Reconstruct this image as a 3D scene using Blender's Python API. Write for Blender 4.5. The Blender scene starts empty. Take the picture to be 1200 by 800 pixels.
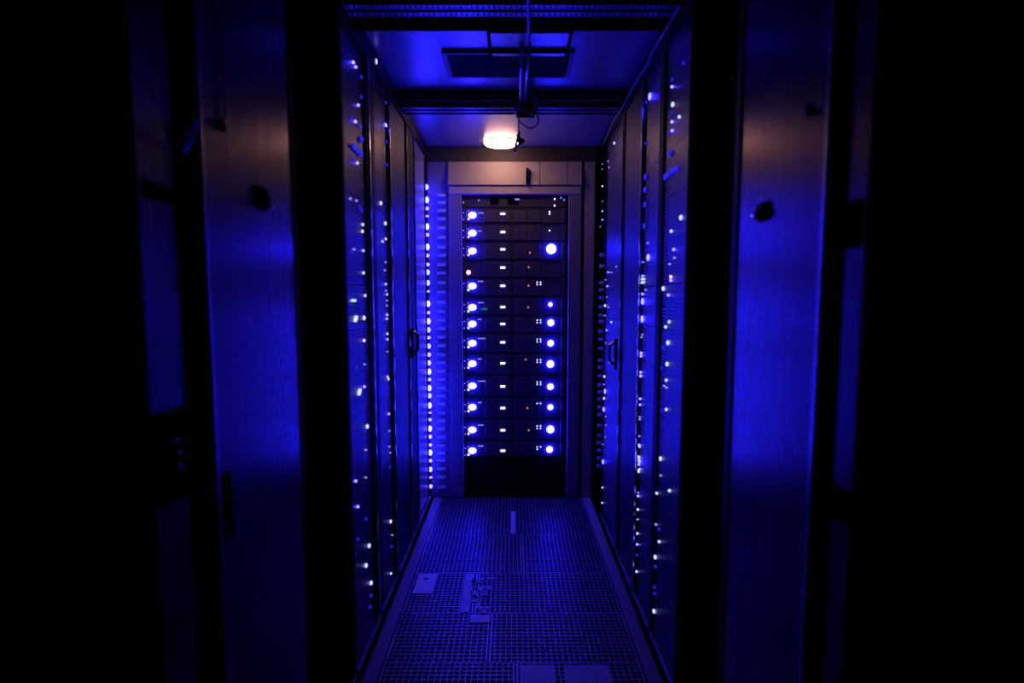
import bpy, math, random
random.seed(7)
C = bpy.context.scene
COL = C.collection

# ------------------------------------------------------------------ camera, world, exposure
H = 1.25                                   # camera height above the raised floor
TILT = math.atan(0.138)
cam_d = bpy.data.cameras.new('camera')
cam = bpy.data.objects.new('camera', cam_d)
COL.objects.link(cam)
cam.location = (0, 0, H)
cam.rotation_euler = (math.pi / 2 - TILT, 0, 0)
cam_d.sensor_width = 36
cam_d.lens = 30
cam_d.shift_y = 0.075
cam_d.clip_start = 0.02
cam_d.dof.use_dof = True
cam_d.dof.focus_distance = 4.9
cam_d.dof.aperture_fstop = 2.8
C.camera = cam

world = bpy.data.worlds.new('world')
C.world = world
world.use_nodes = True
world.node_tree.nodes['Background'].inputs[0].default_value = (0.002, 0.001, 0.006, 1)
world.node_tree.nodes['Background'].inputs[1].default_value = 0.0

C.view_settings.view_transform = 'Standard'
C.view_settings.look = 'None'
C.view_settings.exposure = 0.0
C.view_settings.gamma = 1.0
C.view_settings.use_curve_mapping = False

BLUE = (0.0098, 0.0086, 1.0)
S_BIG, S_STRONG, S_MED, S_SMALL, S_DIM = 165, 185, 36, 18, .7
S_LAMP = 16.0

# ------------------------------------------------------------------ measuring: photo pixel -> point on a known plane
_c, _s = math.cos(TILT), math.sin(TILT)
def _ray(px, py):
    r = (px - 600) / 1000; u = -(py - 490) / 1000
    return r, _c + u * _s, -_s + u * _c
def on_x(px, py, X):
    d = _ray(px, py); t = X / d[0]
    return (X, d[1] * t, H + d[2] * t)
def on_y(px, py, Y):
    d = _ray(px, py); t = Y / d[1]
    return (d[0] * t, Y, H + d[2] * t)
def on_z(px, py, Z):
    d = _ray(px, py); t = (Z - H) / d[2]
    return (d[0] * t, d[1] * t, Z)

# ------------------------------------------------------------------ materials
def nodes(name):
    m = bpy.data.materials.new(name); m.use_nodes = True
    return m, m.node_tree, m.node_tree.nodes['Principled BSDF']

def painted(name, col, rough=0.5, metal=0.0, spec=0.5, var=0.15, scale=(6, 6, 6), bump=0.0, edge=None, rough_var=0.1):
    m, t, b = nodes(name)
    N, L = t.nodes, t.links
    tc = N.new('ShaderNodeTexCoord'); mp = N.new('ShaderNodeMapping'); mp.inputs['Scale'].default_value = scale
    nz = N.new('ShaderNodeTexNoise'); nz.inputs['Scale'].default_value = 4; nz.inputs['Detail'].default_value = 4
    L.new(tc.outputs['Object'], mp.inputs['Vector']); L.new(mp.outputs['Vector'], nz.inputs['Vector'])
    rp = N.new('ShaderNodeValToRGB')
    rp.color_ramp.elements[0].position = .3; rp.color_ramp.elements[1].position = .7
    rp.color_ramp.elements[0].color = tuple(c * (1 - var) for c in col) + (1,)
    rp.color_ramp.elements[1].color = tuple(min(1, c * (1 + var)) for c in col) + (1,)
    L.new(nz.outputs['Fac'], rp.inputs['Fac']); L.new(rp.outputs['Color'], b.inputs['Base Color'])
    mr = N.new('ShaderNodeMapRange'); mr.inputs['To Min'].default_value = max(.03, rough - rough_var); mr.inputs['To Max'].default_value = rough + rough_var
    L.new(nz.outputs['Fac'], mr.inputs['Value']); L.new(mr.outputs['Result'], b.inputs['Roughness'])
    b.inputs['Metallic'].default_value = metal
    b.inputs['Specular IOR Level'].default_value = spec
    if edge is not None:
        b.inputs['Specular Tint'].default_value = (edge, edge*.9, edge*.9, 1)
    if bump:
        bp = N.new('ShaderNodeBump'); bp.inputs['Strength'].default_value = bump; bp.inputs['Distance'].default_value = 0.002
        L.new(nz.outputs['Fac'], bp.inputs['Height']); L.new(bp.outputs['Normal'], b.inputs['Normal'])
    return m

def glow(name, col, strength):
    m, t, b = nodes(name)
    b.inputs['Base Color'].default_value = (.02, .02, .03, 1)
    b.inputs['Emission Color'].default_value = tuple(col) + (1,)
    b.inputs['Emission Strength'].default_value = strength
    return m

M = dict(
    black=painted('black powder coat', (.003, .003, .0033), .55, spec=.06),
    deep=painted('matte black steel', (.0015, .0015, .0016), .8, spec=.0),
    satin=painted('satin black door', (.006, .0055, .006), .5, spec=.15),
    mesh=painted('perforated black steel', (.21, .19, .21), .40, metal=.5),
    panel=painted('brushed dark steel', (.10, .086, .09), .25, metal=.95, edge=.72, var=.14, scale=(30, 30, .4), bump=.12, rough_var=.08),
    endpanel=painted('brushed grey steel', (.48, .45, .46), .22, metal=.45, var=.08, scale=(20, 20, .5), rough_var=.05),
    header=painted('grey painted steel', (.33, .30, .29), .5, spec=.4, var=.05),
    header_dark=painted('charcoal painted steel', (.045, .04, .042), .5, spec=.2, var=.06),
    post=painted('charcoal rack post', (.20, .185, .22), .45, metal=.15, spec=.3, var=.08),
    edge=painted('bright edge strip', (.55, .53, .52), .22, metal=1.0, var=.05),
    face=painted('server front', (.070, .062, .080), .42, spec=.2, var=.1),
    faceedge=painted('server trim', (.10, .095, .10), .35, metal=.5),
    bezel=painted('cabinet server front', (.05, .05, .055), .45),
    ceil=painted('ceiling sheet', (.25, .235, .26), .30, metal=.55, var=.05, scale=(2, 2, 2), rough_var=.04),
    beam=painted('beam steel', (.006, .006, .0065), .6, spec=.0),
    rail=painted('slotted rail', (.20, .18, .19), .35, metal=.7),
    grille=painted('grille enamel', (.07, .07, .075), .5),
    grate=painted('grating steel', (.125, .122, .135), .42, metal=.55, var=.3, scale=(3, 3, 3)),
    kerb=painted('floor edge strip', (.16, .155, .17), .5, spec=.3, var=.12),
    plate=painted('cover plate', (.7, .7, .74), .5, var=.1),
    plate_worn=painted('worn cover plate', (.34, .34, .37), .5, var=.35, scale=(20, 40, 20)),
    reflection_bar=painted('light reflection plastic', (.45, .45, .48), .5),  # pale bars that stand for reflections of the blue lights
    cable=painted('cable jacket', (.20, .19, .20), .35),
    cable_bright=painted('grey cable jacket', (.5, .48, .46), .35),
    conduit=painted('conduit metal', (.35, .35, .37), .3, metal=.8),
    brass=painted('brass chain', (.55, .42, .22), .3, metal=1.0),
    under=painted('underfloor concrete', (.03, .03, .03), .9),
    wallm=painted('dark wall paint', (.05, .05, .05), .7),
    lampring=painted('white lamp ring', (.6, .58, .55), .4),
    led_big=glow('bright blue lens', BLUE, S_BIG),
    led_strong=glow('intense blue lens', BLUE, S_STRONG),
    led_col=glow('column blue lens', (.021, .020, 1), 40),
    led_cab=glow('cabinet blue lens', BLUE, 70),
    led_med=glow('blue lens', (.03, .02, 1), S_MED),
    led_small=glow('pale blue lens', (.05, .035, 1), S_SMALL),
    led_dim=glow('dim blue lens', (.02, .015, 1), S_DIM),
    led_white=glow('cool white lens', (.42, .42, 1.0), 4.5),
    led_pale=glow('cold white lens', (.30, .32, 1.0), 2.6),
    led_tiny=glow('faint violet lens', (.30, .25, 1.0), 1.2),
    led_amber=glow('amber lens', (1.0, .35, .25), .8),
    led_pink=glow('pinkish lens', (1.0, .55, .9), 1.6),
    led_green=glow('faint green readout', (.05, .35, .25), .35),
    lamp=glow('warm lamp diffuser', (1.0, .50, .33), S_LAMP),
)

# ------------------------------------------------------------------ mesh helpers
W = {}                                     # object name -> world location of its origin
class MB:
    def __init__(s): s.v = []; s.f = []
    def box(s, x0, x1, y0, y1, z0, z1, skip=''):
        b = len(s.v)
        s.v += [(x0,y0,z0),(x1,y0,z0),(x1,y1,z0),(x0,y1,z0),(x0,y0,z1),(x1,y0,z1),(x1,y1,z1),(x0,y1,z1)]
        for k, q in (('b',(3,2,1,0)),('t',(4,5,6,7)),('n',(0,1,5,4)),('f',(2,3,7,6)),('l',(3,0,4,7)),('r',(1,2,6,5))):
            if k not in skip: s.f.append(tuple(b + i for i in q))
        return s
    def bev(s, x0, x1, y0, y1, z0, z1, e, axis='y', sign=-1):
        """box whose face toward sign*axis has a chamfered rim of width e"""
        b = len(s.v)
        if axis == 'y':
            yb, yf = (y1, y0) if sign < 0 else (y0, y1)
            ys = yf - sign * e
            ring = lambda y, k: [(x0+k,y,z0+k),(x1-k,y,z0+k),(x1-k,y,z1-k),(x0+k,y,z1-k)]
            s.v += ring(yb, 0) + ring(ys, 0) + ring(yf, e)
        else:
            xb, xf = (x1, x0) if sign < 0 else (x0, x1)
            xs = xf - sign * e
            ring = lambda x, k: [(x,y0+k,z0+k),(x,y1-k,z0+k),(x,y1-k,z1-k),(x,y0+k,z1-k)]
            s.v += ring(xb, 0) + ring(xs, 0) + ring(xf, e)
        flip = (axis == 'y') == (sign > 0)
        for r in (0, 4):
            for i in range(4):
                j = (i + 1) % 4
                q = (b+r+i, b+r+j, b+r+4+j, b+r+4+i)
                s.f.append(q[::-1] if flip else q)
        q = (b+8, b+9, b+10, b+11); s.f.append(q[::-1] if flip else q)
        q = (b+3, b+2, b+1, b); s.f.append(q[::-1] if flip else q)
        return s
    def tube(s, pts, r, n=8, cap=True):
        from mathutils import Vector
        P = [Vector(p) for p in pts]; b = len(s.v); up = Vector((0, 0, 1))
        t0 = (P[1] - P[0]).normalized()
        a = t0.cross(up if abs(t0.z) < .9 else Vector((1, 0, 0))).normalized()
        for i, p in enumerate(P):
            t = (P[min(i+1, len(P)-1)] - P[max(i-1, 0)]).normalized()
            a = (a - t * a.dot(t)).normalized(); c = t.cross(a)
            for k in range(n):
                w = 2 * math.pi * k / n
                s.v.append(tuple(p + (a * math.cos(w) + c * math.sin(w)) * r))
        for i in range(len(P) - 1):
            for k in range(n):
                j = (k + 1) % n
                s.f.append((b+i*n+k, b+i*n+j, b+(i+1)*n+j, b+(i+1)*n+k))
        if cap:
            s.f.append(tuple(b + k for k in range(n))[::-1]); s.f.append(tuple(b+(len(P)-1)*n+k for k in range(n)))
        return s
    def lathe(s, c, prof, n=32):
        b = len(s.v)
        for r, z in prof:
            for k in range(n):
                w = 2 * math.pi * k / n
                s.v.append((c[0] + r*math.cos(w), c[1] + r*math.sin(w), c[2] + z))
        for i in range(len(prof) - 1):
            for k in range(n):
                j = (k + 1) % n
                s.f.append((b+i*n+k, b+i*n+j, b+(i+1)*n+j, b+(i+1)*n+k))
        return s
    def build(s, name, mat, parent=None, smooth=False, origin=None):
        o0 = W[parent.name] if parent else (origin or (0, 0, 0))
        me = bpy.data.meshes.new(name)
        me.from_pydata([(x-o0[0], y-o0[1], z-o0[2]) for x, y, z in s.v], [], s.f)
        me.materials.append(M[mat])
        if smooth:
            me.polygons.foreach_set('use_smooth', [True] * len(me.polygons))
        me.update()
        o = bpy.data.objects.new(name, me); COL.objects.link(o)
        if parent: o.parent = parent
        else: o.location = o0
        W[o.name] = o0
        return o

def tag(o, label=None, cat=None, group=None, kind=None):
    for k, v in (('label', label), ('category', cat), ('group', group), ('kind', kind)):
        if v: o[k] = v
    return o
def thing(name, loc, label, cat, group=None):
    o = bpy.data.objects.new(name, None); COL.objects.link(o); o.location = loc
    o.empty_display_size = .05
    W[o.name] = tuple(loc)
    return tag(o, label, cat, group)

_unit = {}
def unit_ball(mat, fine):
    k = (mat, fine)
    if k not in _unit:
        import bmesh
        bm = bmesh.new(); bmesh.ops.create_icosphere(bm, subdivisions=2 if fine else 1, radius=1)
        me = bpy.data.meshes.new('lens'); bm.to_mesh(me); bm.free()
        me.polygons.foreach_set('use_smooth', [True] * len(me.polygons))
        me.materials.append(M[mat]); _unit[k] = me
    return _unit[k]
def lens(name, parent, pos, size, mat, fine=False, label=None):
    o = bpy.data.objects.new(name, unit_ball(mat, fine)); COL.objects.link(o)
    o.parent = parent; p = W[parent.name]
    o.location = tuple(pos[i] - p[i] for i in range(3)); o.scale = size
    if label: o['label'] = label
    return o
_boxes = {}
def lens_bar(name, parent, pos, size, mat, label=None):
    if mat not in _boxes:
        mb = MB().bev(-1, 1, -1, 1, -1, 1, .25)
        me = bpy.data.meshes.new('bar_lens'); me.from_pydata(mb.v, [], mb.f); me.materials.append(M[mat]); _boxes[mat] = me
    o = bpy.data.objects.new(name, _boxes[mat]); COL.objects.link(o)
    o.parent = parent; p = W[parent.name]
    o.location = tuple(pos[i] - p[i] for i in range(3)); o.scale = size
    if label: o['label'] = label
    return o

XF = 0.52            # plane of the cabinet doors, left (-) and right (+)
ZT = 2.17            # cabinet tops and ceiling
YE = 5.342           # front plane of the end rack

# ================================================================== SETTING
# floor: dark slab below, bearer frame, gratings as its pieces
fl = MB().box(-1.6, 1.6, -.8, 6.2, -.42, -.40).build('floor', 'under'); tag(fl, kind='structure')
rows = [5.335, 4.476, 3.821, 3.308, 2.832, 2.36, 1.85, 1.3, .75, .2]
GX = .447
splits = {0: [0.0], 1: [.05], 2: [-.155], 3: [-.085], 4: [.012, .29], 5: [0.0], 6: [0.0], 7: [0.0], 8: [0.0]}
def grating(x0, x1, y0, y1, pitch=.0205, bw=.0046, bh=.022):
    mb = MB(); g = .0025
    x0 += g; x1 -= g; y0 += g; y1 -= g
    fr = .007
    mb.box(x0, x1, y0, y0+fr, -bh-.004, 0); mb.box(x0, x1, y1-fr, y1, -bh-.004, 0)
    mb.box(x0, x0+fr, y0+fr, y1-fr, -bh-.004, 0); mb.box(x1-fr, x1, y0+fr, y1-fr, -bh-.004, 0)
    nx = max(1, round((x1-x0) / pitch)); ny = max(1, round((y1-y0) / .033))
    for i in range(1, nx):
        x = x0 + (x1-x0) * i / nx
        mb.box(x-bw/2, x+bw/2, y0+fr, y1-fr, -bh, -.0005, 'bnf')
    for i in range(1, ny):
        y = y0 + (y1-y0) * i / ny
        mb.box(x0+fr, x1-fr, y-.0042, y+.0042, -bh, .0006, 'blr')
    return mb
tiles = {}
for i in range(len(rows) - 1):
    xs = [-GX] + splits[i] + [GX]
    for j in range(len(xs) - 1):
        tiles[i, j] = grating(xs[j], xs[j+1], rows[i+1], rows[i]).build('floor_grating', 'grate', fl)
# plates lying flush on the gratings, where the photo shows smooth or clogged cells
def plate(tile, a, b, mat, hole=None, lab=None):
    p = on_z(*a, .003); q = on_z(*b, .003)
    x0, x1 = sorted((p[0], q[0])); y0, y1 = sorted((p[1], q[1]))
    mb = MB()
    if hole:
        h = on_z(*hole, .003); r = .012
        mb.box(x0, h[0]-r, y0, y1, 0, .003); mb.box(h[0]+r, x1, y0, y1, 0, .003)
        mb.box(h[0]-r, h[0]+r, y0, h[1]-r, 0, .003); mb.box(h[0]-r, h[0]+r, h[1]+r, y1, 0, .003)
    else: mb.box(x0, x1, y0, y1, 0, .003)
    o = mb.build('cover_plate', mat, tile)
    if lab: o['label'] = lab
plate(tiles[2, 0], (491, 672), (506, 695), 'plate', (499.5, 678), 'smooth pale cover plate with a small square hole')
plate(tiles[0, 1], (599, 599), (604, 625), 'plate_worn', None, 'narrow smooth strip over the grating')
plate(tiles[3, 0], (552, 720), (574, 729), 'plate', None, 'small pale plate at the grating seam')
plate(tiles[4, 1], (609, 779), (652, 800), 'plate_worn', None, 'worn plate with clogged holes')
plate(tiles[4, 1], (660, 779), (718, 800), 'plate_worn', None, 'wide worn plate with clogged holes')
for k in range(26):      # clogged cells
    x = random.uniform(550, 572); y = random.uniform(674, 716)
    plate(tiles[2, 1] if x > 556 else tiles[2, 0], (x, y), (x + random.uniform(3, 9), y + random.uniform(1.5, 4)), 'plate_worn')
plate(tiles[2, 0], (546, 672), (550, 717), 'plate_worn', None, 'pale strip along the seam')
for n, sx in (('trim_1', -1), ('trim_2', 1)):       # smooth edge strips along both sides of the gratings
    x0, x1 = sorted((sx*.449, sx*.497))
    t = MB().box(x0, x1, -.6, 5.34, -.06, .004).build(n, 'kerb'); tag(t, kind='structure')
b = MB()
for y in rows: b.box(-.45, .45, y-.015, y+.015, -.40, -.028)
tag(b.build('floor_bearers', 'deep', fl), kind='stuff')

# ceiling: sheets as pieces of one ceiling
ce = MB().box(-1.6, 1.6, -.8, 6.2, ZT+.03, ZT+.06).build('ceiling', 'deep'); tag(ce, kind='structure')
for y0, y1 in ((1.2, 2.56), (2.565, 3.965), (3.97, 5.34)):
    MB().box(-.519, .519, y0+.002, y1-.002, ZT, ZT+.03).build('ceiling_panel', 'ceil', ce)
wb = MB().box(-1.6, 1.6, 6.2, 6.3, -.42, ZT+.06).build('wall_back', 'wallm'); tag(wb, kind='structure')
wl = MB().box(-1.7, -1.6, -.8, 6.3, -.42, ZT+.06).build('wall_left', 'wallm'); tag(wl, kind='structure')
wr = MB().box(1.6, 1.7, -.8, 6.3, -.42, ZT+.06).build('wall_right', 'wallm'); tag(wr, kind='structure')

# ================================================================== CABINETS ALONG THE AISLE
def sx(s, a, b):
    return tuple(sorted((s*a, s*b)))
def shell(root, s, y0, y1, mat='black'):
    mb = MB()
    mb.box(*sx(s, XF+.03, 1.42), y0+.002, y0+.012, .10, ZT-.07); mb.box(*sx(s, XF+.03, 1.42), y1-.012, y1-.002, .10, ZT-.07)
    mb.box(*sx(s, 1.41, 1.42), y0+.012, y1-.012, .10, ZT-.07)
    mb.build('body', mat, root)
    MB().box(*sx(s, XF-.012, 1.42), y0+.002, y1-.002, ZT-.07, ZT-.002).build('top_rail', mat, root)
    MB().box(*sx(s, XF-.004, 1.42), y0+.002, y1-.002, .004, .05).build('plinth', 'deep', root)
    MB().box(*sx(s, XF-.014, XF-.004), y0+.02, y1-.02, .034, .046).build('bottom_lip', 'edge', root)

def perforated(s, y0, y1, z0, z1, x, py=.0125, pz=.0125, bw=.0048):
    mb = MB()
    ny = round((y1-y0)/py); nz = round((z1-z0)/pz)
    dy = (y1-y0)/ny; dz = (z1-z0)/nz
    for i in range(ny+1):
        y = y0 + dy*i
        mb.v += [(x, y-bw/2, z0), (x, y+bw/2, z0), (x, y+bw/2, z1), (x, y-bw/2, z1)]
        k = len(mb.v); mb.f.append((k-4, k-3, k-2, k-1) if s > 0 else (k-1, k-2, k-3, k-4))
    for i in range(nz+1):
        z = z0 + dz*i
        mb.v += [(x+s*.0006, y0, z-bw/2), (x+s*.0006, y1, z-bw/2), (x+s*.0006, y1, z+bw/2), (x+s*.0006, y0, z+bw/2)]
        k = len(mb.v); mb.f.append((k-4, k-3, k-2, k-1) if s > 0 else (k-1, k-2, k-3, k-4))
    return mb

def cabinet(s, y0, y1, name, label, door, vy0=None, vy1=None, group=None, edges=()):
    """s = -1 left, +1 right; the door fills vy0..vy1 and posts fill the rest"""
    vy0 = y0+.03 if vy0 is None else vy0; vy1 = y1-.03 if vy1 is None else vy1
    r = thing(name, (s*(XF+.4), (y0+y1)/2, .004), label, 'cabinet', group)
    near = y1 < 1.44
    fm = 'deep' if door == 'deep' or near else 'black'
    shell(r, s, y0, y1, fm)
    zt = ZT-.07
    MB().box(*sx(s, XF-.008, XF+.04), y0+.002, vy0, .05, zt).build('post', fm, r)
    MB().box(*sx(s, XF-.008, XF+.04), vy1, y1-.002, .05, zt).build('post', fm, r)
    if door == 'mesh':
        d = MB()
        e = .012
        d.box(*sx(s, XF-.003, XF+.012), vy0+.001, vy0+e, .052, zt-.002); d.box(*sx(s, XF-.003, XF+.012), vy1-e, vy1-.001, .052, zt-.002)
        d.box(*sx(s, XF-.003, XF+.012), vy0+e, vy1-e, .052, .075); d.box(*sx(s, XF-.003, XF+.012), vy0+e, vy1-e, zt-.03, zt-.002)
        d = d.build('door_frame', 'black', r)
        perforated(s, vy0+e, vy1-e, .075, zt-.03, s*XF).build('mesh_screen', 'mesh', d)
    else:
        mat = {'panel': 'panel', 'end': 'endpanel', 'dark': 'satin', 'deep': 'deep'}[door]
        d = MB().bev(*sx(s, XF-.004, XF+.015), vy0+.002, vy1-.002, .055, zt-.004, .003, 'x', -s).build('door', mat, r)
    for y, w in edges:
        MB().box(*sx(s, XF-.014, XF-.008), y-w/2, y+w/2, .055, zt-.004).build('edge_strip', 'edge', r)
    return r, d

CAB = {}
left_specs = [
    ('cabinet_frame_L0', 0.42, 1.17, 'deep', None, None, 'black cabinet nearest the camera on the left, lost in darkness', ()),
    ('L1', 1.175, 1.435, 'panel', 1.20, 1.345, 'narrow unlit steel cabinet on the left beside the wide lit steel one', ()),
    ('L2', 1.44, 2.07, 'panel', 1.452, 2.062, 'left cabinet with a wide brushed steel door glowing blue and rose', ((1.445, .008),)),
    ('L3', 2.075, 2.655, 'deep', None, None, 'matte black cabinet between the lit steel door and the nearest left mesh door', ()),
    ('L4', 2.66, 3.19, 'mesh', 2.69, 3.105, 'left server cabinet with the mesh door nearest the camera, dotted with lights', ((3.15, .012),)),
    ('L5', 3.195, 3.70, 'mesh', 3.285, 3.645, 'left server cabinet with the second narrower mesh door', ((3.675, .012),)),
    ('L6', 3.705, 4.43, 'dark', 3.74, 4.24, 'left cabinet with a plain black door beyond the two mesh doors', ((4.255, .014),)),
    ('L7', 4.435, 5.20, 'end', 4.60, 5.17, 'last left cabinet with steel door catching streaks of blue light', ((4.58, .016),)),
]
right_specs = [
    ('R0', 0.42, 0.925, 'deep', .46, .885, 'black cabinet at the far right edge of the picture, nearest the camera', ()),
    ('R1', 0.93, 1.405, 'panel', 1.262, 1.355, 'unlit right cabinet with one narrow faint door beside the lit steel one', ()),
    ('R2', 1.41, 2.03, 'panel', 1.447, 1.99, 'right cabinet with a brushed steel door glowing blue and rose', ((1.425, .012),)),
    ('R3', 2.035, 2.545, 'deep', None, None, 'matte black cabinet between the lit steel door and the nearest right mesh door', ()),
    ('R4', 2.55, 3.03, 'mesh', 2.565, 2.995, 'right server cabinet with the mesh door nearest the camera', ()),
    ('R5', 3.035, 3.48, 'mesh', 3.07, 3.43, 'right server cabinet with the second mesh door and large light clusters', ((3.455, .012),)),
    ('R6', 3.485, 4.06, 'dark', 3.50, 4.00, 'right cabinet with a plain black door between two mesh doors', ((4.04, .014),)),
    ('R7', 4.065, 4.81, 'mesh', 4.10, 4.785, 'right server cabinet with the farthest mesh door, beyond the black door', ()),
]
for side, specs in ((-1, left_specs), (1, right_specs)):
    for key, y0, y1, door, a, bb, lab, ed in specs:
        nm = 'server_cabinet' if door == 'mesh' else 'equipment_cabinet'
        CAB[key[-2:]] = cabinet(side, y0, y1, nm, lab, door, a, bb, None, ed)

# the pilaster past the last left cabinet carrying the column of lights
lp = thing('light_column', (-XF-.02, 5.26, .004), 'column of bright blue lights in the far left corner beside the end rack', 'light column')
MB().box(-XF-.08, -XF, 5.205, 5.338, .004, ZT-.002).build('channel', 'black', lp)
col = [(223.5,'S'),(237.8,'X'),(247.4,'s'),(256,'t'),(267.8,'X'),(277,'s'),(290.7,'X'),(300.5,'s'),(310.7,'s'),(319.5,'B'),(331.7,'B'),(341.5,'t'),
       (355.7,'X'),(366,'s'),(376,'X'),(386,'B'),(395,'s'),(405,'B'),(415,'m'),(424.6,'B'),(435,'X'),(444.3,'s'),(454.4,'X'),(463.4,'B'),(475,'X'),
       (483.7,'t'),(492,'s'),(502.8,'X'),(512.5,'m'),(522.4,'s'),(531.6,'X'),(541.5,'s'),(552,'B'),(561.8,'t'),(572.8,'m')]
for y, k in col:
    p = on_x(503, y, -XF+.006); z = p[2]
    r, m = {'S': (.016, 'led_col'), 'X': (.018, 'led_strong'), 'B': (.016, 'led_col'), 'm': (.012, 'led_med'), 's': (.010, 'led_small'), 't': (.006, 'led_small')}[k]
    lens('column_light', lp, (-XF+.008, 5.265, z), (.012, r, r*1.05), m, True)

# ------------------------------------------------------------------ hardware on the near doors
def latch(parent, p, s, w, h, dot, dotmat='led_small'):
    MBl = MB()
    MBl.bev(*sx(s, XF-.012, XF-.004), p[1]-w/2, p[1]+w/2, p[2]-h/2, p[2]+h/2, .006, 'x', -s)
    MBl.bev(*sx(s, XF-.018, XF-.012), p[1]-w/3, p[1]+w/3, p[2]-h/2+.006, p[2]+h/8, .003, 'x', -s)
    o = MBl.build('latch', 'deep', parent)
    if dot: lens('keyhole_light', o, (s*(XF-.0185), dot[1], dot[2]), (.002,)*3, dotmat)
    return o
latch(CAB['L2'][1], on_x(303, 232, -XF), -1, .075, .046, on_x(311, 243, -XF), 'led_dim')
latch(CAB['R2'][1], on_x(898, 248, XF), 1, .070, .038, on_x(891, 253, XF), 'led_tiny')
p = on_x(255, 147, -XF)
MB().tube([(-XF+.005, p[1]+.018, p[2]-.004), (-XF+.009, p[1], p[2]), (-XF+.009, p[1]-.018, p[2]+.005)], .0045).build('door_stay', 'deep', CAB['L2'][1])
q = on_x(259, 20, -XF)
MB().tube([(-XF+.008, p[1]+.018, p[2]+.01), (-XF+.008, p[1]+.018, min(q[2], ZT-.08))], .0022, 6).build('stay_rod', 'conduit', CAB['L2'][1])
p = on_x(951, 130, XF)
MB().tube([(XF-.004, p[1]+.012, p[2]+.010), (XF-.009, p[1], p[2]), (XF-.009, p[1]-.012, p[2]-.008)], .005).build('door_stay', 'conduit', CAB['R2'][1])
# nearest left cabinet: ring pull, dark clamp band and lock box
p = on_x(207, 158, -XF)
pts = [(-XF+.02+.01*math.sin(w), p[1]+.011*math.cos(w), p[2]+.022*math.sin(w)) for w in [i*math.pi/8 for i in range(17)]]
MB().tube(pts, .003, 6, False).build('ring_pull', 'cable', CAB['L1'][0])
def block(key, s, a, b, t, name, mat='deep'):
    p = on_x(*a, s*XF); q = on_x(*b, s*XF)
    y0, y1 = sorted((p[1], q[1])); z0, z1 = sorted((p[2], q[2]))
    return MB().bev(*sx(s, XF-t, XF-.004), y0, y1, z0, z1, .005, 'x', -s).build(name, mat, CAB[key][0])
block('L1', -1, (163, 208), (216, 246), .009, 'clamp_band')
block('L1', -1, (204, 246), (216, 343), .012, 'hinge_cover')
o = block('L1', -1, (174, 488), (222, 575), .016, 'lock_box')
for a in ((208, 515), (211, 530), (212, 545)):
    p = on_x(*a, -XF+.016); lens('keypad_light', o, (-XF+.0165, p[1], p[2]), (.001, .0015, .0015), 'led_dim')
block('L2', -1, (247, 562), (268, 628), .012, 'door_handle')
block('R1', 1, (984, 240), (1012, 290), .009, 'clamp_band')
block('R1', 1, (975, 563), (1000, 620), .010, 'lock_box')

# swing handles of the plain black doors
def swing_handle(key, s, px, py, h):
    p = on_x(px, py, s*XF)
    MB().bev(*sx(s, XF-.02, XF-.008), p[1]-.02, p[1]+.02, p[2]-h, p[2]+h, .004, 'x', -s).build('handle_plate', 'deep', CAB[key][0])
    MB().tube([(s*(XF-.022), p[1], p[2]+h*.8), (s*(XF-.045), p[1]-.004, p[2]+h*.6), (s*(XF-.045), p[1]-.004, p[2]-h*.4), (s*(XF-.022), p[1], p[2]-h*.7)], .007).build('handle', 'conduit', CAB[key][0])
swing_handle('L6', -1, 479.5, 402, .075)
swing_handle('R6', 1, 725, 415, .075)

# ------------------------------------------------------------------ servers behind the mesh doors, seen by their lights
# per door: (x, y, kind) in photo pixels on the door plane
L4 = [(411,73,'b'),(414,78.4,'s'),(420.6,90.4,'d'),(420.6,113.4,'d'),(417,120.4,'s'),(409,138,'d'),(413.6,142.4,'s'),(419,148,'d'),(421,163,'D'),(412,170,'D'),(416,176,'D'),(420,180,'D'),(411,187.5,'d'),(416,191,'s'),
      (407.6,232.6,'t'),(414.8,235,'t'),(419,242,'d'),(421,246.6,'d'),(422.4,263,'w'),(422,271,'p'),(412,292,'t'),(409,295.6,'d'),(423,293.6,'s'),(423.2,319.6,'w'),(425.2,346.2,'w'),(411.4,352,'-'),
      (414,373.6,'/'),(424,372.4,'W'),(424,398.8,'p'),(424.6,426.6,'t'),(415,430,'d'),(424.2,453,'s'),(418.4,459.2,'/'),(427.8,499.6,'W'),(424.6,504.6,'d'),
      (426,527,'t'),(426,559.3,'t'),(414.1,563.5,'s'),(416.5,593.4,'s'),(426.4,607.8,'d'),(430,639.2,'W'),(426.4,662.3,'W'),(432.4,682.6,'W'),(432.4,697.6,'d'),(431.2,711,'d'),(416.5,631.7,'d')]
L5 = [(450,119,'d'),(449.6,146,'b'),(451,148.4,'s'),(451,167,'d'),(451,193,'d'),(444,238,'W'),(449.4,261.6,'W'),(449.8,279.8,'w'),(446,282.8,'s'),(449.6,307.2,'t'),(448.8,316.6,'t'),(449.8,332.8,'s'),(450,340.6,'t'),(451.2,344.8,'s'),
      (451,352,'t'),(451,358,'t'),(451.4,368.6,'s'),(451,373.4,'s'),(451.6,391,'w'),(451.8,397.6,'s'),(451.6,411.8,'t'),(452,441.4,'s'),(453,444,'w'),(453.4,484.8,'s'),(454.2,507,'t'),
      (454.2,523,'t'),(454.8,530.5,'t'),(454.5,548,'d'),(455.7,610.8,'W'),(457.5,629.3,'t'),(456.9,640,'d'),(456,673,'w')]
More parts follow.
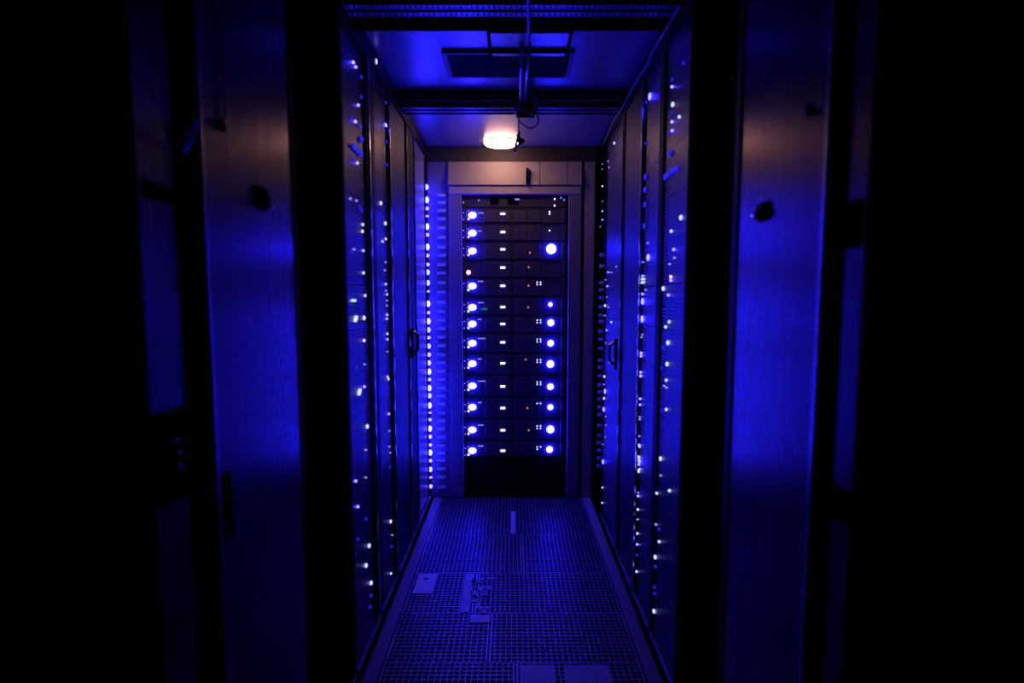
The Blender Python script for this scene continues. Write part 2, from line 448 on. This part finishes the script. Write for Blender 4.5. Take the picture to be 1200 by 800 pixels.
R4 = [(804,74,'d'),(790.6,93,'d'),(790.4,101.6,'s'),(791.2,122.4,'W'),(790,132,'d'),(799,137,'w'),(790.4,142.6,'s'),(790.6,153,'s'),(787,157,'d'),(788,179.6,'D'),(781,208,'D'),(786,204,'D'),(791,200,'D'),(796,197,'D'),
      (801,254.8,'W'),(789.4,270.8,'w'),(792.4,292.2,'s'),(793.2,302,'t'),(787.6,309.4,'t'),(789,324.2,'p'),(789,332,'s'),(780,338,'W'),(786,345.6,'s'),
      (787,377,'w'),(782.8,383,'w'),(785.6,401.4,'W'),(779.6,407.4,'d'),(784.6,426.4,'W'),(778,431,'d'),(783.6,444.4,'w'),(781,452,'t'),(784,454,'t'),(783.6,479.6,'w'),(779,481,'d'),
      (776.7,539.6,'W'),(777,557,'t'),(769.2,573.8,'w'),(787.5,574.7,'w'),(768.6,610.4,'t'),(770.4,612.5,'t'),(774.9,620,'d'),(775.2,634.4,'w'),(768.3,648.8,'W'),(770.4,663.5,'d'),(765.6,680,'d'),(769.8,695,'d'),(768,714,'W')]
R5 = [(764,113,'X'),(756,125,'d'),(759,168,'d'),(758,208,'D'),(755,225,'D'),(755,243.6,'D'),(755,266,'D'),(761.4,285.6,'t'),(762,301.6,'X'),(754,307.6,'t'),(753.6,323.6,'s'),(753.6,327.4,'-'),(753.6,331.2,'-'),(759.2,337.6,'t'),(751,344.6,'s'),(752.6,353,'X'),
      (751.5,373.5,'X'),(755,371,'s'),(750,394,'t'),(755,392,'t'),(750.6,413,'s'),(753.4,413.2,'s'),(751.6,416.4,'s'),(751.2,435,'s'),(748.8,437.6,'s'),(750.8,439.4,'s'),(747.4,466.4,'s'),(750.4,465.4,'s'),(749.4,468.4,'s'),(746.4,486,'t'),(749.4,486,'t'),(746.8,506,'t'),
      (746.4,515.6,'s'),(751.8,523,'w'),(745.6,529,'W'),(747,534,'X'),(746,538,'s'),(747.9,548,'W'),(752,549.5,'s'),(744.9,569,'t'),(745.2,573.5,'s'),(744.6,590.6,'w'),(745,600.6,'t'),(744.3,616,'w'),(743.4,627,'s'),(743.4,639.5,'d'),(747.3,667.4,'w')]
R7 = [(721.6,167.6,'g'),(714.4,189,'t'),(715.4,196,'t'),(714.4,318.8,'s'),(718,319.2,'t'),(713.2,335.2,'s'),(710.4,328,'t'),(713,348,'t'),(710.4,358,'W'),(724,312.4,'t'),(714.6,360,'t'),(710.6,369.6,'t'),(718,377,'w'),(712.6,386.8,'s'),(711.6,401.6,'t'),(715.6,424.4,'t'),
      (709.8,441,'W'),(709,450,'t'),(710.6,458.4,'X'),(709.4,467.4,'W'),(708.6,479,'X'),(711.6,488,'t'),(711.6,498,'t'),(711,512,'t'),(707.4,519,'t'),(707.1,539,'X'),(705.9,567.8,'w'),(705,584,'w')]
ordinals = ['topmost','second from the top','third from the top','fourth from the top','fifth from the top','sixth from the top','seventh from the top','eighth from the top','ninth from the top','tenth from the top','eleventh from the top','twelfth from the top','thirteenth from the top','fourteenth from the top','lowest']
where = {'L4': 'nearest left mesh door', 'L5': 'second left mesh door', 'R4': 'nearest right mesh door', 'R5': 'second right mesh door', 'R7': 'farthest right mesh door'}
words = {1: 'a single light', 2: 'two lights', 3: 'three lights', 4: 'four lights', 5: 'five lights'}
SZ = {'b': (.0055, 'led_med'), 's': (.005, 'led_small'), 't': (.0038, 'led_tiny'), 'd': (.007, 'led_dim'), 'D': (.011, 'led_dim'), 'w': (.0058, 'led_pale'),
      'W': (.008, 'led_pale'), 'p': (.006, 'led_pink'), 'X': (.013, 'led_cab'), 'g': (.008, 'led_pale')}
for key, pts, y0, y1 in (('L4', L4, 2.69, 3.105), ('L5', L5, 3.285, 3.645), ('R4', R4, 2.565, 2.995), ('R5', R5, 3.07, 3.43), ('R7', R7, 4.10, 4.785)):
    s = -1 if key[0] == 'L' else 1
    P = []
    for x, y, k in pts:
        q = on_x(x, y, s*(XF+.002))
        ry = .034 if k == 'D' else .024 if k in '-/X' else .015
        P.append((min(max(q[1], y0+.014+ry), y1-.014-ry), q[2], k))
    n = 13
    zb, zt = .09, 2.06
    hgt = (zt-zb)/n
    units = []
    for i in range(n):
        z1 = zt - i*hgt; z0 = z1 - hgt
        inside = [q for q in P if z0 <= q[1] < z1 or (i == 0 and q[1] >= z1) or (i == n-1 and q[1] < z0)]
        if inside: units.append((z0, z1, inside))
    for i, (z0, z1, inside) in enumerate(units):
        od = ordinals[i] if i < len(units)-1 else 'lowest'
        cnt = words.get(len(inside), 'a cluster of lights')
        r = thing('rack_server', (s*(XF+.3), (y0+y1)/2, z0), f'server with {cnt} behind the {where[key]}, {od}', 'server', f'servers behind the {where[key]}')
        MB().bev(*sx(s, XF+.014, XF+.45), y0+.014, y1-.014, z0+.004, z1-.004, .005, 'x', -s).build('front_panel', 'bezel', r)
        for yy, zz, k in inside:
            zz = min(max(zz, z0+.012), z1-.012)
            if k == '-':
                lens_bar('indicator_light', r, (s*(XF-.0062), yy, zz), (.005, .022, .004), 'led_pale')
            elif k == '/':
                o = lens_bar('indicator_light', r, (s*(XF-.0062), yy, zz), (.005, .016, .0035), 'led_pale'); o.rotation_euler = (.5, 0, 0)
            else:
                rr, mt = SZ[k]
                lens('indicator_light', r, (s*(XF-.0062), yy, zz), (.005, rr*(2.6 if k == 'D' else 1.5), rr), mt, k in 'XWD')

# light on the post above the left mesh doors
p = on_x(441, 72, -XF+.014)
lens('post_light', CAB['L5'][0], (-XF+.014, p[1], p[2]), (.005, .008, .011), 'led_pale', label='small white light near the top')

# ================================================================== THE END RACK
er = thing('end_rack', (.02, YE+.4, .004), 'open server rack closing the far end of the aisle', 'rack')
BX0, BX1 = -.306, .334           # bay
MB().bev(-.388, BX0, YE-.012, YE+.06, .004, 1.935, .004).build('post', 'post', er)
MB().bev(BX1+.012, .424, YE-.012, YE+.06, .004, 1.935, .004).build('post', 'post', er)
MB().box(BX1, BX1+.012, YE+.01, YE+.06, .004, 1.90).build('mounting_rail', 'black', er)
MB().bev(-.388, .424, YE-.018, YE+.05, 1.888, 1.942, .006).build('lip', 'header', er)
# header: upper dark strip, sloped lighter flap
MB().box(-XF, XF, YE, YE+.06, 2.085, ZT-.002).build('top_strip', 'header_dark', er)
hp = MB()
for x0, x1 in ((-.388, .166), (.17, .334), (.338, .424)):
    b0 = len(hp.v)
    yf0, yf1 = YE-.028, YE-.004
    hp.v += [(x0, yf0, 1.945), (x1, yf0, 1.945), (x1, yf1, 2.083), (x0, yf1, 2.083), (x0, YE+.05, 1.945), (x1, YE+.05, 1.945), (x1, YE+.05, 2.083), (x0, YE+.05, 2.083)]
    hp.f += [tuple(b0+i for i in q) for q in ((0,1,2,3),(3,2,6,7),(0,3,7,4),(1,5,6,2),(4,5,1,0))]
fp = hp.build('header_flap', 'header', er)
p = on_y(618, 206, YE-.03)
MB().bev(p[0]-.008, p[0]+.008, YE-.05, YE-.016, p[2]-.045, p[2]+.045, .004).build('flap_latch', 'deep', fp)
MB().tube([(p[0], YE-.05, p[2]+.03), (p[0], YE-.06, p[2]+.03)], .006).build('latch_screw', 'edge', fp)
MB().bev(BX0, BX1, YE+.012, YE+.06, .004, .262, .004).build('blanking_panel', 'satin', er)
MB().box(BX0, BX1, YE+.5, YE+.52, .262, 1.888).build('rear_panel', 'deep', er)
MB().box(-.388, BX0, YE+.06, YE+.5, .004, 1.888).build('side_panel', 'deep', er)
MB().box(BX1, .424, YE+.06, YE+.5, .004, 1.888).build('side_panel', 'deep', er)
# filler panel between rack and right row
fp2 = thing('filler_panel', (.472, YE+.02, .004), 'plain tall steel filler panel between end rack and right cabinets', 'panel')
MB().bev(.442, .508, YE-.004, YE+.04, .004, 2.083, .005).build('sheet', 'header', fp2)
MB().box(.4255, .442, YE+.02, YE+.04, .004, 2.083).build('shadow_gap_strip', 'deep', fp2)

# servers in the end rack
rowsY = [(252,250.4),(273,271.8),(294,292),(319,313.4),(335,334.8),(360,359.7),(379.5,379.5),(402,401),(426,425.5),(452,452.7),(477,478),(503.5,504),(528,528)]
rightL = {2:(646,291.5,.032),5:(645,356.6,.014),6:(645.5,378,.022),7:(645.3,402,.021),8:(645,426.4,.024),9:(645,453,.021),10:(645,477,.019),11:(645,503,.025),12:(644,526.5,.022)}
clusters = {6:4,7:4,8:4,9:4,10:2,11:4,12:3,4:4}
amber = {2:(621,296),3:(619.6,313),4:(619.3,334.6),5:(619,360),8:(616,421),10:(618,478),11:(619.5,504)}
Zr = [on_y(553, (a+b)/2, YE)[2] for a, b in rowsY]
bounds = [1.812] + [(Zr[i]+Zr[i+1])/2 for i in range(12)] + [max(Zr[12]-.062, .266)]
feat = ['blue left light and empty right end', 'blue left light and pink specks', 'the largest round blue light', 'only a small pink-white light at left',
        'only a left blue light', 'a small blue right light', 'two even blue lights', 'two even blue lights', 'two even blue lights', 'two even blue lights', 'two even blue lights', 'two even blue lights', 'two even blue lights, nearest the floor']
SY = YE+.008
for i in range(13):
    z1, z0 = bounds[i]-.0015, bounds[i+1]+.0015
    r = thing('rack_server', ((BX0+BX1)/2, YE+.25, z0), f'end rack server with {feat[i]}, {ordinals[i] if i < 12 else "lowest"}', 'server', 'servers in the end rack')
    MB().bev(BX0+.030, BX1-.030, SY, YE+.48, z0, z1, .004).build('front_panel', 'face', r)
    for a, bb in ((BX0+.003, BX0+.029), (BX1-.029, BX1-.003)):
        MB().bev(a, bb, SY-.006, SY+.02, z0+.002, z1-.002, .003).build('ear', 'face', r)
    MB().box(BX0+.032, BX1-.032, SY-.003, SY, z1-.006, z1-.001).build('top_trim', 'faceedge', r)
    zc = Zr[i]
    # drive bays in shallow relief
    for k in range(4):
        x0 = -.17 + k*.083 + (.02 if k > 1 else 0)
        MB().bev(x0, x0+.076, SY-.005, SY, z0+.008, z1-.012, .002).build('drive_bay', 'face', r)
    ly, wy = rowsY[i]
    pl = on_y(553.5 if i != 3 else 549, ly, YE)
    if i == 3:
        lens('power_light', r, (pl[0], SY-.004, pl[2]), (.015, .008, .015), 'led_pink', True)
    else:
        lens('power_light', r, (pl[0], SY-.006, pl[2]), (.027, .011, .021), 'led_big', True)
        q = on_y(549, ly+4.6, YE); lens('status_light', r, (q[0], SY-.006, q[2]), (.0075, .005, .0075), 'led_pink' if i < 3 else 'led_white')
    q = on_y(590, wy, YE)
    lens_bar('label_light', r, (q[0]-.004, SY-.007, q[2]), (.0145, .004, .006), 'led_white')
    if i in rightL:
        x, y, rr = rightL[i]; q = on_y(x, y, YE)
        lens('round_light', r, (q[0], SY-.006, q[2]), (rr, .011, rr), 'led_big', True)
    for dx, dy in ((-10, -3), (-10, 5), (-4.5, -5)):
        if random.random() < .85 and i != 3:
            q = on_y(553+dx, ly+dy, YE); lens('status_light', r, (max(q[0], BX0+.009), SY-.008, q[2]), (.004, .003, .004), 'led_tiny')
    if i not in (2, 3):
        for k in range(random.choice((2, 3, 4))):
            q = on_y(561+k*2.3, ly-5.5 if i > 3 else ly-2.5, YE); lens_bar('port_light', r, (q[0], SY-.006, q[2]), (.0045, .003, .003), 'led_tiny')
    if i in amber:
        q = on_y(*amber[i], YE); lens('fault_light', r, (q[0], SY-.007, q[2]), (.006, .004, .006), 'led_amber')
    for k in range(clusters.get(i, 0)):
        q = on_y(629.5+(k % 2)*4, ly-4.5+(k//2)*2.8, YE); lens('port_light', r, (q[0], SY-.007, q[2]), (.0042, .003, .0042), 'led_white')
    if i == 5:
        q = on_y(567.5, 362, YE); lens_bar('readout', r, (q[0], SY-.006, q[2]), (.02, .003, .006), 'led_green', 'small green readout')
    if i < 2:
        for k in range(2 - i):
            q = on_y(644, 248+k*2.6+i*22, YE); lens('port_light', r, (q[0], SY-.007, q[2]), (.005, .003, .005), 'led_white')
# the shallow unit over them
r = thing('switch_unit', ((BX0+BX1)/2, YE+.2, 1.815), 'shallow dark unit with two dark knobs above the lit servers', 'network switch')
MB().bev(BX0+.004, BX1-.004, SY, YE+.4, 1.815, 1.886, .004).build('front_panel', 'faceedge', r)
for x, w in ((577, .012), (582, .012), (601, .03)):
    q = on_y(x, 234, YE); MB().bev(q[0]-w, q[0]+w, SY-.012, SY, q[2]-.018, q[2]+.014, .003).build('knob' if w < .02 else 'display_window', 'deep', r)
q = on_y(606, 233.6, YE); lens_bar('display_light', r, (q[0], SY-.014, q[2]), (.014, .002, .004), 'led_tiny')
for x, y in ((650, 233), (650, 240.7), (661, 234), (561, 234.5), (543, 237), (657.5, 231.5)):
    q = on_y(x, y, YE); lens('port_light', r, (min(q[0], BX1-.012), SY-.003, q[2]), (.005, .003, .006), 'led_white' if x == 650 else 'led_tiny')

# channel left of the end rack, its bars shaped as reflections of the lights
cm = thing('reflection_channel', (-.45, YE+.02, .004), 'vertical channel with pale bars shaped as light reflections beside the column of blue lights', 'reflection channel')
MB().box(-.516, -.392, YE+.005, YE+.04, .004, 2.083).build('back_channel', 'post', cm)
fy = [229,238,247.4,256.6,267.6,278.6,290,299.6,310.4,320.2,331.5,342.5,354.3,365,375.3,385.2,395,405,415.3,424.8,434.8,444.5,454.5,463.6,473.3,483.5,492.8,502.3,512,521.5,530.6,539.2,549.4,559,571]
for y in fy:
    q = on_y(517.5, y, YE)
    MB().bev(q[0]-.026, q[0]+.026, YE-.016, YE+.005, q[2]-.0085, q[2]+.0085, .003).build('reflection_bar', 'reflection_bar', cm)
# channel in the far right corner, solid bars added as light reflections
cr = thing('reflection_channel', (XF+.05, 5.08, .004), 'channel with light reflection bars in the far right corner beyond the last mesh door', 'reflection channel')
MB().box(XF+.012, XF+.09, 5.30, 5.335, .004, ZT-.002).build('back_channel', 'black', cr)
MB().box(XF+.060, XF+.09, 4.83, 5.30, .004, ZT-.002).build('side_cheek', 'post', cr)
for y in (298.4,311.4,331,339.6,349,359.4,369.4,376.4,388.4,397.6,408.4,422.4,430.6,441,451,459.6,468,477.6,486,499,511,519.5,528.5,537.5,546.5):
    q = on_y(703, y, 5.27)
    MB().bev(XF+.016, XF+.060, 5.27, 5.30, q[2]-.009, q[2]+.009, .003).build('reflection_bar', 'reflection_bar', cr)
for x, y, k in ((707.6,218,'w'),(707,235.6,'t'),(706.8,247.2,'s'),(707,257.2,'s'),(703.6,265.4,'t'),(706,192,'t'),(706,198,'t')):
    q = on_y(min(x, 706), y, 5.262); rr, mt = SZ[k]
    lens('indicator_light', cr, (q[0], 5.266, q[2]), (rr, rr, rr), mt)

# ================================================================== CEILING THINGS
# warm round lamp
lx, ly_ = -.064, 5.13
la = thing('ceiling_lamp', (lx, ly_, ZT), 'round warm white lamp glowing on the ceiling before the end rack', 'lamp')
MB().lathe((lx, ly_, ZT), [(.0, -.001), (.097, -.001), (.097, -.004), (.096, -.005), (.0, -.005)]).build('ring', 'lampring', la, True)
MB().lathe((lx, ly_, ZT), [(.099, -.005), (.100, -.016), (.090, -.028), (.070, -.035), (.045, -.039), (.02, -.041), (.0005, -.0415)]).build('diffuser', 'lamp', la, True)

def beam(y0, y1, label, zb, rails):
    r = thing('ceiling_beam', (0, (y0+y1)/2, ZT), label, 'beam')
    MB().box(-.505, .505, y0, y1, zb, ZT-.001).build('web', 'beam', r)
    for (yy, zz, under) in rails:
        mb = MB()
        for k in range(60):                      # slotted channel: solid webs between slots
            x = -.50 + k*(1.0/60)
            if under: mb.box(x, x+.0105, yy-.012, yy+.012, zb-.006, zb)
            else: mb.box(x, x+.0105, y0-.022, y0, zz-.004, zz+.003)
        if under:
            mb.box(-.50, .50, yy-.018, yy-.012, zb-.007, zb); mb.box(-.50, .50, yy+.012, yy+.018, zb-.007, zb)
        else:
            mb.box(-.50, .50, y0-.024, y0-.022, zz-.005, zz+.004); mb.box(-.50, .50, y0-.004, y0, zz-.005, zz+.004)
        mb.build('slotted_rail', 'rail', r)
    return r
beam(3.97, 4.19, 'far black ceiling beam with slotted rails just before the lamp', 2.12, ((0, 2.153, False), (0, 2.133, False), (4.03, 0, True), (4.10, 0, True)))
beam(2.55, 2.93, 'near black ceiling beam with slotted rails at the top of the picture', 2.12, ((2.68, 0, True), (2.745, 0, True)))
# ventilation grille
g0 = on_z(525, 85, ZT); g1 = on_z(665, 55, ZT)
gv = thing('ceiling_grille', (0, 3.5, ZT), 'dark slatted air grille in the ceiling between the two beams', 'vent')
GX0, GX1, GY0, GY1 = -.262, .235, 3.32, 3.68
f_ = MB()
f_.box(GX0, GX1, GY0, GY0+.018, ZT-.012, ZT-.001); f_.box(GX0, GX1, GY1-.018, GY1, ZT-.012, ZT-.001)
f_.box(GX0, GX0+.018, GY0+.018, GY1-.018, ZT-.012, ZT-.001); f_.box(GX1-.018, GX1, GY0+.018, GY1-.018, ZT-.012, ZT-.001)
f_.build('frame', 'grille', gv)
MB().box(GX0+.018, GX1-.018, GY0+.018, GY1-.018, ZT-.003, ZT-.001).build('backing', 'deep', gv)
for k in range(14):
    y = GY0+.03 + k*.0225
    mb = MB(); b0 = 0
    mb.v += [(GX0+.018, y, ZT-.011), (GX1-.018, y, ZT-.011), (GX1-.018, y+.014, ZT-.004), (GX0+.018, y+.014, ZT-.004),
             (GX0+.018, y+.002, ZT-.011), (GX1-.018, y+.002, ZT-.011), (GX1-.018, y+.016, ZT-.004), (GX0+.018, y+.016, ZT-.004)]
    mb.f += [(3,2,1,0), (4,5,6,7), (0,1,5,4), (2,3,7,6)]
    mb.build('slat', 'grille', gv)
# junction tray fixed to the ceiling ahead of the grille
jt = thing('cable_tray', (.06, 3.14, ZT), 'shallow grey cable tray under the ceiling ahead of the grille', 'cable tray')
MB().bev(-.075, .195, 3.02, 3.29, ZT-.03, ZT-.012, .004).build('pan', 'conduit', jt)
MB().box(-.085, .205, 3.20, 3.215, ZT-.042, ZT-.03).build('cross_bar', 'beam', jt)
for x in (-.085, .193):
    MB().box(x, x+.012, 3.01, 3.30, ZT-.034, ZT-.001).build('bracket', 'beam', jt)
# conduits and cables along the centre
def path(pts, n=6):
    out = []
    P = [pts[0]] + list(pts) + [pts[-1]]
    for i in range(1, len(P) - 2):
        p0, p1, p2, p3 = P[i-1:i+3]
        for k in range(n):
            t = k / n
            out.append(tuple(.5*((2*p1[a]) + (-p0[a]+p2[a])*t + (2*p0[a]-5*p1[a]+4*p2[a]-p3[a])*t*t + (-p0[a]+3*p1[a]-3*p2[a]+p3[a])*t**3) for a in range(3)))
    out.append(pts[-1]); return out
zc = ZT-.055
for k, (x0, x1, mt, rad, lab) in enumerate(((.034, .040, 'conduit', .008, 'straight thin conduit under the ceiling running to the far beam, left of the pair'), (.058, .058, 'conduit', .008, 'straight thin conduit under the ceiling running to the far beam, right of the pair'))):
    o = MB().tube([(x0, 3.05, zc), (x0, 3.5, zc), (x1, 3.93, zc-.01)], rad, 10).build('conduit', mt, None, True); tag(o, lab, 'conduit')
o = MB().tube(path([(.050, 2.50, 2.10), (.046, 2.62, 2.105), (.052, 2.80, 2.098), (.05, 3.0, 2.10)]), .006, 8).build('cable', 'cable_bright', None, True)
tag(o, 'pale cable crossing under the near ceiling beam', 'cable')
jb = thing('junction_box', (.045, 3.94, ZT), 'black junction box on the far ceiling beam where the conduits end', 'junction box')
MB().bev(.02, .10, 3.90, 3.965, 2.06, ZT-.03, .006).build('housing', 'deep', jb)
q = on_y(606, 127, 3.90)
MB().bev(q[0]-.016, q[0]+.016, 3.89, 3.96, q[2]-.014, q[2]+.014, .004).build('connector', 'cable_bright', jb)['label'] = 'pale grey connector'
def Yp(x, y, Y): return on_y(x, y, Y)
o = MB().tube(path([Yp(617, 95, 3.88), Yp(622, 108, 3.87), Yp(627, 118, 3.86), Yp(629, 128, 3.86), Yp(627, 133, 3.87)]), .008, 8).build('cable', 'cable_bright', None, True)
tag(o, 'pale cable drooping off the conduits past the junction box', 'cable')
o = MB().tube(path([Yp(613, 127, 3.885), Yp(617, 131, 3.87), Yp(623, 134, 3.87), Yp(628, 132, 3.88)]), .004, 8).build('cable', 'cable_bright', None, True)
tag(o, 'short thin cable curving from the pale connector', 'cable')
o = MB().tube(path([Yp(608, 141, 3.95), Yp(613, 146, 3.93), Yp(619, 150, 3.92), Yp(626, 149, 3.92), Yp(631, 143, 3.92), Yp(630, 136, 3.93), Yp(628, 130, 3.9)]), .0035, 8).build('cable', 'cable_bright', None, True)
tag(o, 'thin looped cable hanging below the far ceiling beam', 'cable')
ch = thing('pull_chain', Yp(608, 138, 4.02), 'short pull chain with brass tags hanging beside the warm lamp', 'chain')
MB().tube([(Yp(608, 140, 4.02)[0], 4.02, 2.121), Yp(608, 155, 4.02)], .003, 6).build('cord', 'cable_bright', ch)
for a, bb in (((609, 154), (605, 168)), ((605, 168), (603, 179)), ((606, 158), (612, 166)), ((608, 164), (609, 171))):
    p, q = Yp(*a, 4.02), Yp(*bb, 4.01)
    MB().tube([p, q], .006, 6).build('brass_tag', 'brass', ch)
p = Yp(612, 165, 4.02); MB().lathe((p[0], p[1], p[2]), [(.001, -.012), (.012, -.006), (.012, .006), (.001, .012)], 10).build('weight', 'beam', ch, True)
# wires along the tops of both cabinet rows
o = MB().tube(path([on_x(x, y, .497) for x, y in ((800, 2), (772, 48), (763, 63), (759, 75), (748, 92), (741, 103), (727, 130), (719, 142), (711, 160), (707, 168))]), .004, 6).build('wire', 'cable', None, True)
tag(o, 'thin wavy wire along the top of the right cabinets', 'wire')
o = MB().tube(path([on_x(x, y, -.497) for x, y in ((405, -8), (420, 22), (440, 52), (462, 93), (477, 119), (489, 142))]), .004, 6).build('wire', 'cable', None, True)
tag(o, 'thin wire along the top of the left cabinets', 'wire')
